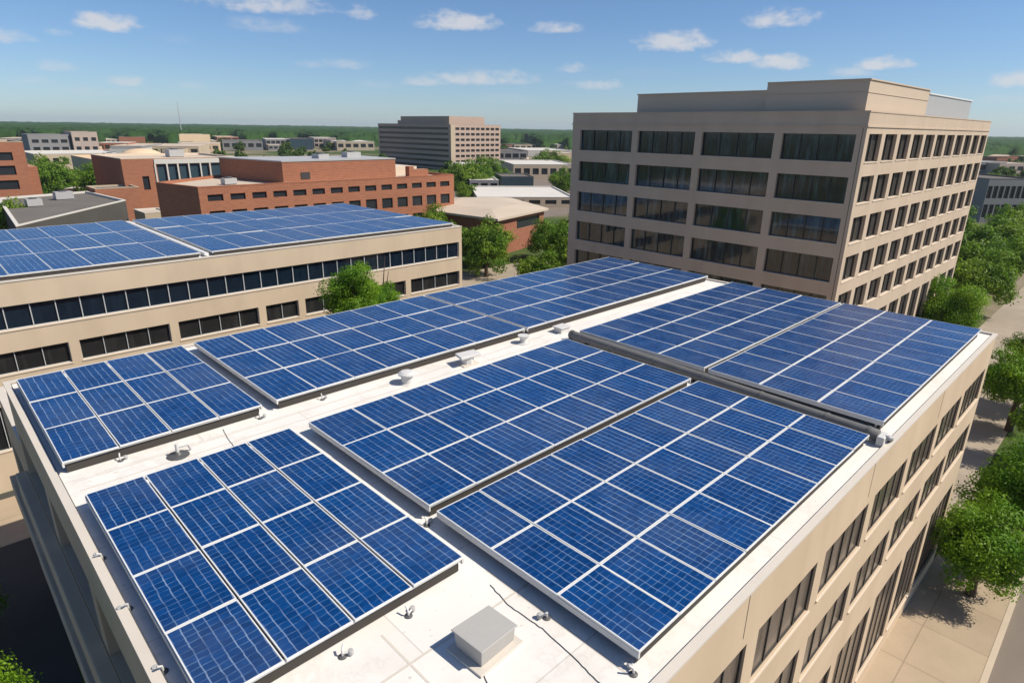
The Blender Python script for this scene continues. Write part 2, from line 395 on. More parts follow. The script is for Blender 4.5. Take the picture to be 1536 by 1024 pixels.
class MB:
    """collects faces and links them as one mesh object"""
    def __init__(s): s.v = []; s.f = []; s.uv = {}

    def add(s, vs, fs):
        o = len(s.v); s.v.extend([tuple(q) for q in vs]); s.f.extend([tuple(i + o for i in q) for q in fs]); return s

    def quad(s, a, b, c, d): return s.add((a, b, c, d), ((0, 1, 2, 3),))

    def box(s, x0, x1, y0, y1, z0, z1):
        return s.add([(x0, y0, z0), (x1, y0, z0), (x1, y1, z0), (x0, y1, z0), (x0, y0, z1), (x1, y0, z1), (x1, y1, z1), (x0, y1, z1)],
                     [(0, 3, 2, 1), (4, 5, 6, 7), (0, 1, 5, 4), (1, 2, 6, 5), (2, 3, 7, 6), (3, 0, 4, 7)])

    def prism(s, poly, z0, z1):
        n = len(poly)
        return s.add([(x, y, z0) for x, y in poly] + [(x, y, z1) for x, y in poly],
                     [tuple(range(n - 1, -1, -1)), tuple(range(n, 2 * n))] + [(i, (i + 1) % n, n + (i + 1) % n, n + i) for i in range(n)])

    def tube(s, pts, r, n=10, cap=True):
        pts = [Vector(p) for p in pts]; rs = r if isinstance(r, (list, tuple)) else [r] * len(pts)
        vs = []; fs = []
        for i, p in enumerate(pts):
            t = (pts[min(i + 1, len(pts) - 1)] - pts[max(i - 1, 0)]).normalized()
            a = t.cross(Vector((0, 0, 1)))
            if a.length < .05: a = t.cross(Vector((1, 0, 0)))
            a.normalize(); b = t.cross(a)
            for k in range(n):
                q = 2 * PI * k / n; vs.append(p + (a * math.cos(q) + b * math.sin(q)) * rs[i])
        for i in range(len(pts) - 1):
            for k in range(n):
                k2 = (k + 1) % n; fs.append((i * n + k, i * n + k2, (i + 1) * n + k2, (i + 1) * n + k))
        if cap: fs.append(tuple(range(n - 1, -1, -1))); fs.append(tuple((len(pts) - 1) * n + k for k in range(n)))
        return s.add(vs, fs)

    def lathe(s, prof, c=(0, 0), n=20):
        vs = []; fs = []
        for r, z in prof:
            for k in range(n): vs.append((c[0] + r * math.cos(2 * PI * k / n), c[1] + r * math.sin(2 * PI * k / n), z))
        for i in range(len(prof) - 1):
            for k in range(n): k2 = (k + 1) % n; fs.append((i * n + k, i * n + k2, (i + 1) * n + k2, (i + 1) * n + k))
        fs.append(tuple((len(prof) - 1) * n + k for k in range(n)))
        return s.add(vs, fs)

    def mesh(s, name, mat, off=(0, 0, 0)):
        me = bpy.data.meshes.new(name)
        me.from_pydata([(x - off[0], y - off[1], z - off[2]) for x, y, z in s.v], [], s.f); me.materials.append(mat); me.update(); return me

    def build(s, name, mat, parent=None, off=(0, 0, 0), smooth=False, bevel=0):
        o = bpy.data.objects.new(name, s.mesh(name, mat, off)); C.objects.link(o)
        if parent: o.parent = parent
        if smooth:
            for p in o.data.polygons: p.use_smooth = True
        if bevel:
            b = o.modifiers.new('bevel', 'BEVEL'); b.width = bevel; b.segments = 2; b.limit_method = 'ANGLE'
        return o


def inst(name, me, parent, loc=(0, 0, 0), rz=0):
    o = bpy.data.objects.new(name, me); C.objects.link(o); o.parent = parent; o.location = loc; o.rotation_euler = (0, 0, rz); return o


def offset_poly(poly, d):
    """inset a counter-clockwise polygon by d"""
    n = len(poly); out = []
    for i in range(n):
        p0, p1, p2 = Vector(poly[i - 1]), Vector(poly[i]), Vector(poly[(i + 1) % n])
        u = (p1 - p0).normalized(); w = (p2 - p1).normalized(); nu = Vector((-u.y, u.x)); nw = Vector((-w.y, w.x))
        k = (nu + nw); k = k / (1 + nu.dot(nw)); out.append(tuple(p1 + k * d))
    return out


def facade(mb, p0, p1, z0, z1, wins, depth):
    """one wall plane with real openings and their reveals; U runs from p0 to p1, outward is to the right of U"""
    p0, p1 = Vector(p0), Vector(p1); Ln = (p1 - p0).length; U = (p1 - p0) / Ln; Nn = Vector((U.y, -U.x))
    us = sorted({0, Ln} | {round(w[0], 4) for w in wins} | {round(w[1], 4) for w in wins})
    zs = sorted({z0, z1} | {round(w[2], 4) for w in wins} | {round(w[3], 4) for w in wins})

    def P(u, z, d=0): q = p0 + U * u - Nn * d; return (q.x, q.y, z)
    for i in range(len(us) - 1):
        for j in range(len(zs) - 1):
            uc, zc = (us[i] + us[i + 1]) / 2, (zs[j] + zs[j + 1]) / 2
            if any(w[0] < uc < w[1] and w[2] < zc < w[3] for w in wins): continue
            mb.quad(P(us[i], zs[j]), P(us[i + 1], zs[j]), P(us[i + 1], zs[j + 1]), P(us[i], zs[j + 1]))
    dep0 = depth
    for w in wins:
        a, b, c, d = w[:4]
        depth = w[5] if len(w) > 5 else dep0
        mb.quad(P(a, c), P(a, d), P(a, d, depth), P(a, c, depth)); mb.quad(P(b, d), P(b, c), P(b, c, depth), P(b, d, depth))
        mb.quad(P(b, c), P(a, c), P(a, c, depth), P(b, c, depth)); mb.quad(P(a, d), P(b, d), P(b, d, depth), P(a, d, depth))


WCACHE = {}
STYLES = {
    #            glass            frame         mullions/m  bars  frame w  sill
    'near':   ('glass_near', 'frame_dark', .95, 0, .045, 'tan_trim'),
    'shade':  ('glass_dark', 'frame_dark', 1.6, 0, .07, None),
    'tower':  ('glass_tower', 'frame_dark', 1.6, 0, .06, 'tan_trim'),
    'towerside': ('glass_tower_warm', 'frame_dark', 1.6, 0, .07, 'tan_trim'),
    'ribbon': ('glass_blue', 'frame_light', 1.45, 0, .055, 'tan_trim'),
    'lower':  ('glass_dark', 'frame_light', 1.7, 0, .04, 'tan_trim'),
    'plain':  ('glass_far', None, 0, 0, 0, None),
    'tall':   ('glass_farblue', None, 0, 0, 0, None),
}


def window(root, base, ang, w, h, depth, style):
    key = (round(w, 2), round(h, 2), round(depth, 2), style)
    g, fr, mp, bars, fw, sill = STYLES[style]
    if key not in WCACHE:
        p = MB(); p.quad((0, depth - .03, 0), (w, depth - .03, 0), (w, depth - .03, h), (0, depth - .03, h)); pane = p.mesh('window', M[g]); f = s = None
        if fr:
            q = MB(); y0, y1 = (depth - .065 if style == 'near' else depth - .11), depth - .035; t = fw
            q.box(.004, w - .004, y0, y1, .004, t); q.box(.004, w - .004, y0, y1, h - t, h - .004)
            q.box(.004, t, y0, y1, t, h - t); q.box(w - t, w - .004, y0, y1, t, h - t)
            n = max(1, int(round(w / mp)))
            for k in range(1, n):
                x = w * k / n; q.box(x - t * .5, x + t * .5, (y0 if style == 'near' else y0 - .02), y1, t, h - t)
            f = q.mesh('frame', M[fr])
        if sill:
            q = MB(); q.box(-.05, w + .05, -.05, -.003, -.08, -.015); q.box(.006, w - .006, -.003, depth - .12, -.012, .003); s = q.mesh('sill', M[sill])
        WCACHE[key] = (pane, f, s)
    pane, f, s = WCACHE[key]
    loc = Vector(base) - root.location
    o = inst('window', pane, root, loc, ang)
    if f: inst('frame', f, o)
    if s: inst('sill', s, o)
    return o


def building(name, label, cat, poly, z0, z1, wall, roof, cop, wins=None, depth=.3, par=(.4, .5, .06), group=None, wpart='wall'):
    """poly counter-clockwise; wins = {edge index: [(u0,u1,zb,zt,style), ...]}; par = (width, roof drop, coping height)"""
    cx = sum(p[0] for p in poly) / len(poly); cy = sum(p[1] for p in poly) / len(poly)
    root = empty(name, (cx, cy, z0), label, cat, group); off = tuple(root.location); wins = wins or {}
    mb = MB(); n = len(poly)
    for i in range(n):
        p0, p1 = poly[i], poly[(i + 1) % n]; ws = wins.get(i, [])
        facade(mb, p0, p1, z0, z1, ws, depth)
        U = (Vector(p1) - Vector(p0)).normalized(); ang = math.atan2(U.y, U.x)
        for w in ws:
            b = Vector(p0) + U * w[0]
            window(root, (b.x, b.y, w[2]), ang, w[1] - w[0], w[3] - w[2], w[5] if len(w) > 5 else depth, w[4])
    mb.build(wpart, M[wall], root, off)
    t, drop, ch = par
    ins = offset_poly(poly, t); out = offset_poly(poly, -.04); r = MB()
    r.add([(x, y, z1 - drop) for x, y in offset_poly(poly, t * .5)], [tuple(range(n))]); r.build('roof', M[roof], root, off)
    c = MB()
    for i in range(n):
        j = (i + 1) % n; A, B, a_, b_ = out[i], out[j], ins[i], ins[j]; T = z1 + ch
        c.quad((*A, T), (*B, T), (*b_, T), (*a_, T)); c.quad((*a_, T), (*b_, T), (*b_, z1 - drop - .01), (*a_, z1 - drop - .01))
        c.quad((*A, z1 - .05), (*B, z1 - .05), (*B, T), (*A, T)); c.quad((*poly[i], z1 - .05), (*poly[j], z1 - .05), (*B, z1 - .05), (*A, z1 - .05))
    c.build('coping', M[cop], root, off)
    return root


def rect(x0, x1, y0, y1): return [(x0, y0), (x1, y0), (x1, y1), (x0, y1)]


def struct(name, mb, mat): return tag(mb.build(name, M[mat]), kind='structure')


def at_ground(px, py, z=0.0):
    d = px_dir(px, py); k = (z - CAMZ) / d.z; return d.x * k, d.y * k


ORD = ['first', 'second', 'third', 'fourth', 'fifth', 'sixth', 'seventh', 'eighth', 'ninth', 'tenth', 'eleventh', 'twelfth', 'thirteenth',
       'fourteenth', 'fifteenth', 'sixteenth', 'seventeenth', 'eighteenth', 'nineteenth', 'twentieth']

# ------------------------------------------------------------------ ground, roads, paving
g = MB()
ring = [0, 60, 200, 600, 2000, 9000]
g.quad((-9000, -9000, 0), (9000, -9000, 0), (9000, 9000, 0), (-9000, 9000, 0)); struct('ground', g, 'ground')
g = MB(); g.box(-30, 46, .55, 4.44, -.2, .14); struct('pavement', g, 'paving')
g = MB(); g.box(-30, 46, .28, .55, -.2, .16); struct('kerb', g, 'kerb')
g = MB(); g.quad((-60, -11, .01), (400, -11, .01), (400, .28, .01), (-60, .28, .01)); struct('road', g, 'asphalt')
g = MB(); g.quad((46, .28, .012), (53, .28, .012), (53, 60, .012), (46, 60, .012)); struct('side_street', g, 'plaza')
g = MB(); g.quad((53, 4.6, .012), (420, 4.6, .012), (420, 13.2, .012), (53, 13.2, .012)); struct('concrete_street', g, 'plaza')
g = MB(); g.quad((-40, 31, .008), (46, 31, .008), (46, 51.4, .008), (-40, 51.4, .008)); struct('courtyard', g, 'asphalt_dark')
g = MB(); g.quad((-14, -11, .016), (1.4, -11, .016), (1.4, 44, .016), (-14, 44, .016)); struct('service_drive', g, 'asphalt_dark')
g = MB(); g.quad((-14, 44.2, .02), (2.2, 44.2, .02), (2.2, 50.5, .02), (-14, 50.5, .02)); struct('footpath', g, 'paving')
g = MB(); g.quad((55, 56, .008), (130, 56, .008), (130, 84, .008), (55, 84, .008)); struct('car_park', g, 'plaza')
g = MB(); g.quad((130, 125, .02), (330, 125, .02), (330, 245, .02), (130, 245, .02)); struct('far_car_park', g, 'asphalt')

# ------------------------------------------------------------------ near office block with the big solar roof
X0, X1, Y0, Y1, ZR = 1.53, 40.5, 4.44, 30.8, 14.6
wy = []
for k in range(8):
    u = 4.35 + 4.4 * k - X0; wd = 3.75 if k < 7 else 4.6
    wy += [(u, u + wd, 11.1, 12.85, 'near'), (u, u + wd, 7.9, 9.65, 'near'), (u, u + wd, 1.3, 5.85, 'near')]
wx = []
for k in range(4):
    u = .7 + 6.45 * k
    wx += [(u, u + 5.6, 10.7, 12.7, 'shade', .75), (u, u + 5.6, 7.2, 9.4, 'shade', .75), (u, u + 5.6, 1.2, 5.8, 'shade', .75)]
wb = []
for k in range(8):
    u = .9 + 4.8 * k; wb += [(u, u + 4, 11.1, 12.85, 'lower'), (u, u + 4, 7.9, 9.65, 'lower')]
near = building('office_building', 'tan concrete office block in the foreground with a white roof full of solar panels', 'building',
                rect(X0, X1, Y0, Y1), 0, ZR, 'near_wall', 'roof', 'coping', {0: wy, 3: wx, 2: wb}, .13, (.17, .07, .02))
off = tuple(near.location)
for z0_, z1_ in ((9.5, 10.6), (5.95, 7.1)):
    MB().box(X0 - .42, X0 - .003, Y0, Y1, z0_, z1_).build('ledge', M['near_wall'], near, off, bevel=.04)
# shadow groove and flashing strip just inside the coping, and welded membrane seams
b = MB()
for (xa, xb, ya, yb) in ((X0 + .17, X1 - .17, Y0 + .17, Y0 + .205), (X0 + .17, X1 - .17, Y1 - .205, Y1 - .17), (X0 + .17, X0 + .205, Y0 + .205, Y1 - .205), (X1 - .205, X1 - .17, Y0 + .205, Y1 - .205)):
    MB().box(xa, xb, ya, yb, ZR - .075, ZR - .055).build('flashing', M['dark_metal'], near, off)
b = MB()
for y in (8.15, 19.7, 20.35): MB().box(2.0, 22.0, y, y + .05, ZR - .075, ZR - .064).build('roof_seam', M['coping'], near, off)
for x in (5.3, 8.25): MB().box(x, x + .05, 4.95, 9.2, ZR - .075, ZR - .066).build('roof_seam', M['coping'], near, off)
b = MB()
for x in (12.2, 21.0, 29.8): MB().box(x - .012, x + .012, Y0 - .006, Y0 - .001, 13.2, ZR - .12).build('panel_joint', M['frame_dark'], near, off)


wv = []
for zb, zt in ((7.2, 9.4), (1.2, 5.8)): wv += [(.9, 6.6, zb, zt, 'shade', .75)]
rwing = building('rear_wing', 'lower rear wing of tan concrete behind the left roof corner', 'building', rect(X0 + .02, 24, Y1 + .05, 38.4), 0, 11.9,
         'near_wall', 'roof', 'coping', {3: wv}, .3, (.3, .1, .03))
MB().box(X0 - .40, X0 + .017, Y1 + .05, 38.4, 5.95, 7.1).build('ledge', M['near_wall'], rwing, tuple(rwing.location), bevel=.04)
# ------------------------------------------------------------------ solar arrays
PANEL = {}


def panel_meshes(w, l, kind, ts=.024, te=.028):
    key = (round(w, 3), round(l, 3), ts)
    if key in PANEL: return PANEL[key]
    t, h = ts, .045
    f = MB(); f.box(-w / 2, w / 2, -l / 2, -l / 2 + te, -h, .006); f.box(-w / 2, w / 2, l / 2 - te, l / 2, -h, .006)
    f.box(-w / 2, -w / 2 + t, -l / 2 + te, l / 2 - te, -h, .006); f.box(w / 2 - t, w / 2, -l / 2 + te, l / 2 - te, -h, .006)
    fm = f.mesh('frame', M['alu'])
    c = MB(); x, y = w / 2 - t - .001, l / 2 - te - .001
    c.quad((-x, -y, 0), (x, -y, 0), (x, y, 0), (-x, y, 0)); cm = c.mesh('cells', M[kind])
    uvl = cm.uv_layers.new(name='UVMap')
    for i, q in enumerate(((0, 0), (1, 0), (1, 1), (0, 1))): uvl.data[i].uv = q
    PANEL[key] = (fm, cm); return PANEL[key]


def array(x0, x1, y0, y1, nc, nr, z, zroof, where, short, kind='solar', gap=.022, groups=None, post_step=4.5, skirt=.14, gy=.026, ts=.024):
    """panels nc x nr on a rack; rows are counted from the back"""
    pw = (x1 - x0) / nc; pl = (y1 - y0) / nr
    fm, cm = panel_meshes(pw - gap, pl - gy, kind, ts, (.028 if ts > .023 else .034) if kind == 'solar' else .06)
    rk = empty('panel_rack', ((x0 + x1) / 2, (y0 + y1) / 2, zroof), f'aluminium rack carrying the {where}', 'rack', 'racks under the solar arrays')
    o = tuple(rk.location)
    zt = z - .05
    for ya in (y0 + .05, y1 - .11): MB().box(x0 + .06, x1 - .06, ya, ya + .06, zt - .06, zt).build('long_rail', M['pale_metal'], rk, o)
    for xa in (x0 + .005, x1 - .06): MB().box(xa, xa + .055, y0 + .02, y1 - .02, zt - skirt, zt).build('end_rail', M['pale_metal'], rk, o)
    MB().box(x0 + .1, x1 - .1, y0 + .115, y0 + .135, zroof + .03, zt - .062).build('shade_strip', M['dark_brown'], rk, o)  # added dark sheet, its colour stands in for shade under the front edge
    for k in range(1, nr):
        yy = y0 + pl * k; MB().box(x0 + .06, x1 - .06, yy - .03, yy + .03, zt - .09, zt).build('cross_rail', M['dark_metal'], rk, o)
    nx = max(2, int((x1 - x0) / post_step) + 1)
    p = MB(); p.box(-.035, .035, -.035, .035, .02, zt - .06 - zroof); p.box(-.1, .1, -.1, .1, 0, .02); pm = p.mesh('leg', M['pale_metal'])
    for i in range(nx):
        for j in range(2):
            inst('leg', pm, rk, (x0 + .3 + (x1 - x0 - .6) * i / (nx - 1) - o[0], (y0 + .3 if j == 0 else y1 - .2) - o[1], 0))
    for j in range(nr):
        rn = {3: ('back row', 'middle row', 'front row'), 4: ('back row', 'second row from back', 'third row from back', 'front row')}.get(nr) or \
            tuple(['back row'] + [f'{ORD[q]} row from back' for q in range(1, nr - 1)] + ['front row'])
        for i in range(nc):
            xc = x0 + pw * (i + .5); yc = y1 - pl * (j + .5)
            t = empty('solar_panel', (xc, yc, z + random.uniform(-.008, .008)), f'{ORD[i]} blue solar panel from left, {rn[j]}, {short}', 'solar panel', f'solar panels of the {where}')
            t.rotation_euler = (random.uniform(-.006, .006), random.uniform(-.006, .006), random.uniform(-.003, .003))
            inst('frame', fm, t); inst('cells', cm, t)


ZP = 14.97
ZT = ZR - .07
array(1.95, 7.85, 9.5, 18.6, 4, 4, ZP, ZT, 'small array at the front left corner', 'small front left array', gap=.05)
array(1.85, 7.95, 21.0, 29.7, 4, 3, ZP, ZT, 'small array at the rear left corner', 'small rear left array', gap=.04)
array(8.5, 21.55, 21.05, 29.8, 8, 3, ZP, ZT, 'long array along the rear edge, left half', 'left half of long rear array', gap=.014, ts=.022)
array(21.75, 39.9, 21.05, 29.8, 12, 3, ZP, ZT, 'long array along the rear edge, right half', 'right half of long rear array', gap=.012, ts=.018)
array(8.5, 21.9, 11.75, 18.6, 8, 3, ZP, ZT, 'middle array beside the row of roof vents', 'middle array beside the vents')
array(8.5, 21.9, 4.98, 11.45, 9, 3, ZP, ZT, 'array along the front parapet', 'array along front parapet')
array(23.4, 39.4, 12.0, 19.0, 10, 3, ZP, ZT, 'rear half of the array beyond the duct', 'rear array beyond the duct', gap=.012, ts=.019)
array(23.4, 39.4, 4.98, 11.85, 10, 3, ZP, ZT, 'front half of the array beyond the duct', 'front array beyond the duct', gap=.012, ts=.019)


# ------------------------------------------------------------------ things standing on the near roof
def roof_vent(x, y, kind, label):
    t = empty('roof_vent', (x, y, ZT), label, 'roof vent', 'vents in the aisle of the near roof'); t.scale = (.82, .82, .72)
    if kind == 'drum':
        MB().lathe([(.42, 0), (.42, .03), (.30, .05), (.29, .52), (.0, .52)]).build('base', M['pale_metal'], t, smooth=False)
        MB().lathe([(.30, .53), (.44, .53), (.44, .62), (.30, .72), (.02, .76)]).build('cap', M['pale_metal'], t)
    elif kind == 'wide':
        MB().box(-.55, .55, -.4, .4, 0, .06).build('curb', M['coping'], t, bevel=.02)
        MB().lathe([(.36, .061), (.36, .5), (.0, .5)], n=8).build('body', M['pale_metal'], t)
        MB().prism([(-.72, -.38), (.62, -.46), (.72, .3), (-.5, .44)], .51, .68).build('cap', M['pale_metal'], t, bevel=.04)
    elif kind == 'flare':
        MB().lathe([(.45, 0), (.45, .04), (.24, .06), (.2, .3), (.34, .5), (.36, .56), (.0, .56)], n=14).build('body', M['pale_metal'], t)
    else:
        MB().box(-.42, .42, -.32, .32, 0, .36).build('body', M['pale_metal'], t, bevel=.03)
        MB().box(-.5, .5, -.4, .4, .361, .44).build('cap', M['pale_metal'], t, bevel=.03)
    return t


roof_vent(13.6, 20.05, 'drum', 'round drum vent with a flat cap, leftmost in the white aisle')
roof_vent(16.9, 20.1, 'wide', 'widest roof vent with a broad tilted cap in the aisle')
roof_vent(20.8, 20.4, 'flare', 'small flared roof vent right of the wide capped vent')
roof_vent(23.6, 20.35, 'box', 'low boxy roof vent at the head of the grey duct')

t = empty('roof_hatch', (6.7, 7.5, ZT), 'pale grey box hatch on the white roof in front of the arrays', 'roof hatch', rz=.06)
MB().box(-.62, .62, -.52, .50, 0, .05).build('curb', M['coping'], t, bevel=.015)
h = MB(); h.add([(-.45, -.36, .05), (.5, -.36, .05), (.5, .36, .05), (-.45, .36, .05), (-.49, -.40, .48), (.51, -.38, .40), (.51, .38, .40), (-.49, .40, .48)],
                [(0, 3, 2, 1), (4, 5, 6, 7), (0, 1, 5, 4), (1, 2, 6, 5), (2, 3, 7, 6), (3, 0, 4, 7)])
h.build('body', M['hatch'], t, bevel=.012)
h = MB(); h.add([(-.53, -.44, .482), (.55, -.42, .402), (.55, .42, .402), (-.53, .44, .482), (-.53, -.44, .515), (.55, -.42, .435), (.55, .42, .435), (-.53, .44, .515)],
                [(0, 3, 2, 1), (4, 5, 6, 7), (0, 1, 5, 4), (1, 2, 6, 5), (2, 3, 7, 6), (3, 0, 4, 7)])
h.build('lid', M['hatch'], t, bevel=.015)

t = empty('duct', (22.6, 12, ZT), 'long grey round duct lying across the roof between the arrays', 'duct')
o = tuple(t.location)
pts = [(23.0 - .55 * k / 40, 19.2 - 14.35 * k / 40, ZT + .27) for k in range(41)]
MB().tube(pts, .21, 16).build('pipe', M['duct'], t, o, smooth=True)
for k in (0, 7, 14, 21, 28, 35, 39):
    p = Vector(pts[k]); q = Vector(pts[k + 1]); d = (q - p).normalized()
    MB().tube([p, p + d * .1], .232, 16).build('collar', M['duct'], t, o)
for k in (3, 12, 20, 28, 36):
    p = pts[k]; MB().box(p[0] - .3, p[0] + .3, p[1] - .06, p[1] + .06, ZT, ZT + .075).build('saddle', M['dark_metal'], t, o)
MB().box(22.15, 22.75, 4.60, 4.84, ZT + .012, ZT + .36).build('end_box', M['pale_metal'], t, o, bevel=.03)
MB().tube([(22.4, 4.62, ZT + .3), (22.55, 4.5, ZT + .28), (22.8, 4.55, ZT + .1)], .09, 8).build('outlet', M['grey_metal'], t, o, smooth=True)

t = empty('pipe_vent', (4.72, 20.0, ZT), 'thin vent pipe with a dark flashing boot left in the aisle', 'vent pipe')
MB().lathe([(.34, 0), (.33, .03), (.13, .07), (.07, .14), (.0, .14)], n=16).build('boot', M['dark_metal'], t)
MB().tube([(0, 0, .1), (0, 0, .42)], .055, 10).build('pipe', M['pale_metal'], t)
MB().tube([(.05, 0, .28), (.35, .1, .22), (.42, .12, .03)], .03, 8).build('side_tube', M['grey_metal'], t)

ANCH = [(6.05, 9.25, .5, 'third', 'right'), (4.45, 9.25, -.3, 'x', ''), (2.95, 9.25, .2, 'x', ''),
        (1.72, 15.9, 2.2, '', ''), (1.72, 13.6, 2.9, '', ''), (1.75, 11.3, 2.4, '', ''), (8.2, 7.15, 2.5, '', ''), (8.35, 4.98, 1.2, '', ''), (8.3, 11.6, .4, '', ''),
        (7.75, 20.85, .1, '', ''), (3.3, 20.85, .3, '', ''), (10.2, 20.85, .3, '', '')]
ALAB = ['roof anchor clamp rightmost along the front edge of the front left array', 'roof anchor clamp at middle of the front edge of the front left array',
        'roof anchor clamp nearest the bottom along the front left array', 'rearmost small anchor clamp beside the left parapet', 'middle anchor clamp beside the left parapet',
        'anchor clamp nearest the bottom beside the left parapet', 'white anchor clamp in the shadow of the front parapet array', 'anchor clamp at the near corner of the front parapet array',
        'anchor clamp where three arrays meet in the roof middle', 'anchor clamp at the gap between the two rear arrays', 'anchor clamp left of the thin vent pipe', 'anchor clamp under the front edge of the long rear array']
for (x, y, rz, _, _), lb in zip(ANCH, ALAB):
    t = empty('roof_anchor', (x, y, ZT), lb, 'roof anchor', 'anchor clamps holding the racks', rz); t.scale = (.8, .8, .8)
    MB().lathe([(.11, 0), (.11, .025), (.05, .05), (.0, .05)], n=12).build('foot', M['dark_metal'], t)
    MB().tube([(0, 0, .04), (0, .02, .2), (.06, .12, .28)], .028, 8).build('stem', M['pale_metal'], t)
    MB().lathe([(.0, .02), (.075, .03), (.085, .1), (.07, .15), (.0, .16)], (.2, -.02), 10).build('knob', M['grey_metal'], t)
    MB().tube([(0, 0, .1), (.1, -.02, .12), (.2, -.02, .1)], .03, 8).build('link', M['pale_metal'], t)

# black cables lying on the roof
rr = random.Random(3)


def cable(pts, label):
    q = []
    for i in range(len(pts) - 1):
        for k in range(10):
            f = k / 10; x = pts[i][0] * (1 - f) + pts[i + 1][0] * f; y = pts[i][1] * (1 - f) + pts[i + 1][1] * f
            q.append((x + rr.uniform(-.012, .012), y + rr.uniform(-.012, .012), ZT + .013))
    tag(MB().tube(q, .009, 6).build('cable', M['dark_metal']), label, 'cable')


cable([(8.0, 8.75), (7.85, 8.0), (7.9, 7.0), (7.8, 6.0), (7.65, 4.95)], 'thin dark cable running over the roof right of the hatch')
cable([(6.2, 6.95), (5.9, 6.2), (5.2, 5.0)], 'short dark cable leading from the hatch to the bottom edge')
cable([(6.45, 20.9), (6.3, 20.0), (6.2, 18.75)], 'dark cable crossing the aisle between the two left arrays')

# ------------------------------------------------------------------ tan neighbour with the ribbon windows and its own solar roof
LX0, LX1, LY0, LY1, LZ = -9.0, 42.7, 51.5, 75.5, 14.6
ws = [(1.0, LX1 - LX0 - .4, 11.35, 12.98, 'ribbon')]
piers = [-3.4, .1, 6.9, 13.5, 20.5, 24.1, 30.2, 35.6, 42.65]
for a_, b_ in zip(piers[:-1], piers[1:]):
    ws.append((a_ + .32 - LX0, b_ - .32 - LX0, 8.35, 9.85, 'lower')); ws.append((a_ + .32 - LX0, b_ - .32 - LX0, 3.0, 6.2, 'lower'))
left = building('office_building', 'long tan office block on the left with a ribbon of navy windows', 'building', rect(LX0, LX1, LY0, LY1), 0, LZ,
                'left_wall', 'roof', 'coping', {0: ws}, .3, (.3, .06, .03))
array(1.9, 16.4, 52.1, 74.9, 6, 3, LZ + .32, LZ - .06, 'left array on the tan ribbon windowed block', 'left array on ribbon windowed block', 'solar_long', gap=.02, skirt=.12, gy=.05, ts=.022)
array(17.3, 42.1, 52.1, 74.9, 10, 3, LZ + .32, LZ - .06, 'right array on the tan ribbon windowed block', 'right array on ribbon windowed block', 'solar_long', gap=.02, skirt=.12, gy=.05, ts=.022)
t = empty('cable_tray', (16.85, 63.5, LZ - .06), 'pale cable tray between the two arrays on the ribbon windowed block', 'cable tray')
MB().box(-.16, .16, -11.4, 11.4, .1, .3).build('tray', M['alu'], t)
for yy in (-10, -5, 0, 5, 10): MB().box(-.2, .2, yy - .1, yy + .1, 0, .1).build('foot', M['dark_metal'], t)

# ------------------------------------------------------------------ six-storey tower on the right
TX0, TX1, TY0, TY1, TZ = 54.8, 99.5, 17.2, 46.9, 26.2
rows = [(22.42, 24.56), (19.18, 21.32), (15.94, 18.08), (12.70, 14.84), (9.46, 11.60)]
wr = []; wl = []
for k in range(11):
    u = .75 + 4.02 * k
    for (zb, zt) in rows: wr.append((u, u + 3.1, zb, zt, 'towerside'))
    wr.append((u, u + 3.1, 1.2, 8.0, 'towerside'))
for u, u2 in ((1.1, 7.9), (8.6, 15.0), (15.7, 22.5), (23.2, 29.0)):
    for (zb, zt) in rows: wl.append((u, u2, zb, zt - .06, 'tower'))
    wl.append((u, u2, 1.2, 8.0, 'tower'))
tower = building('office_tower', 'tall tan office tower on the right with five rows of dark windows', 'building', rect(TX0, TX1, TY0, TY1), 0, TZ,
                 'tower_wall', 'tan_roof', 'tower_wall', {0: wr, 3: wl}, .38, (.45, .6, .05))
o = tuple(tower.location)
b = MB(); b.box(TX0 - .07, TX1 + .07, TY0 - .07, TY0 - .003, 25.05, 25.17); b.box(TX0 - .07, TX0 - .003, TY0 - .003, TY1 + .07, 25.05, 25.17); b.build('cornice_band', M['tower_wall'], tower, o)
b = MB(); b.box(TX0 - .006, TX0 - .002, TY0 + .26, TY0 + .31, 0.2, 25.0); b.build('corner_joint', M['frame_dark'], tower, o)
# roof house in two steps and the lower grey plant screen
for r_, z_ in ((rect(55.7, 72.5, 17.9, 26.0), 28.5), (rect(55.9, 72.3, 26.002, 39.4), 27.9)): MB().prism(r_, 25.6, z_).build('roof_house', M['pent_wall'], tower, o)
for q in ((55.62, 72.58, 17.82, 26.0, 28.502, 28.6), (55.82, 72.38, 26.003, 39.48, 27.902, 28.0)): MB().box(*q).build('roof_house_coping', M['pent_wall'], tower, o)
b = MB(); b.box(72.6, 90.5, 17.95, 34, 25.6, 28.2); b.build('plant_screen', M['grey_metal'], tower, o)
b = MB(); b.box(72.6, 90.6, 17.87, 34.08, 28.202, 28.33); b.build('screen_cap', M['alu'], tower, o)
for q in ((55.66, 55.697, 17.9, 26, 27.6, 27.63), (55.7, 72.5, 17.86, 17.897, 27.6, 27.63)): MB().box(*q).build('panel_joint', M['pent_wall'], tower, o)

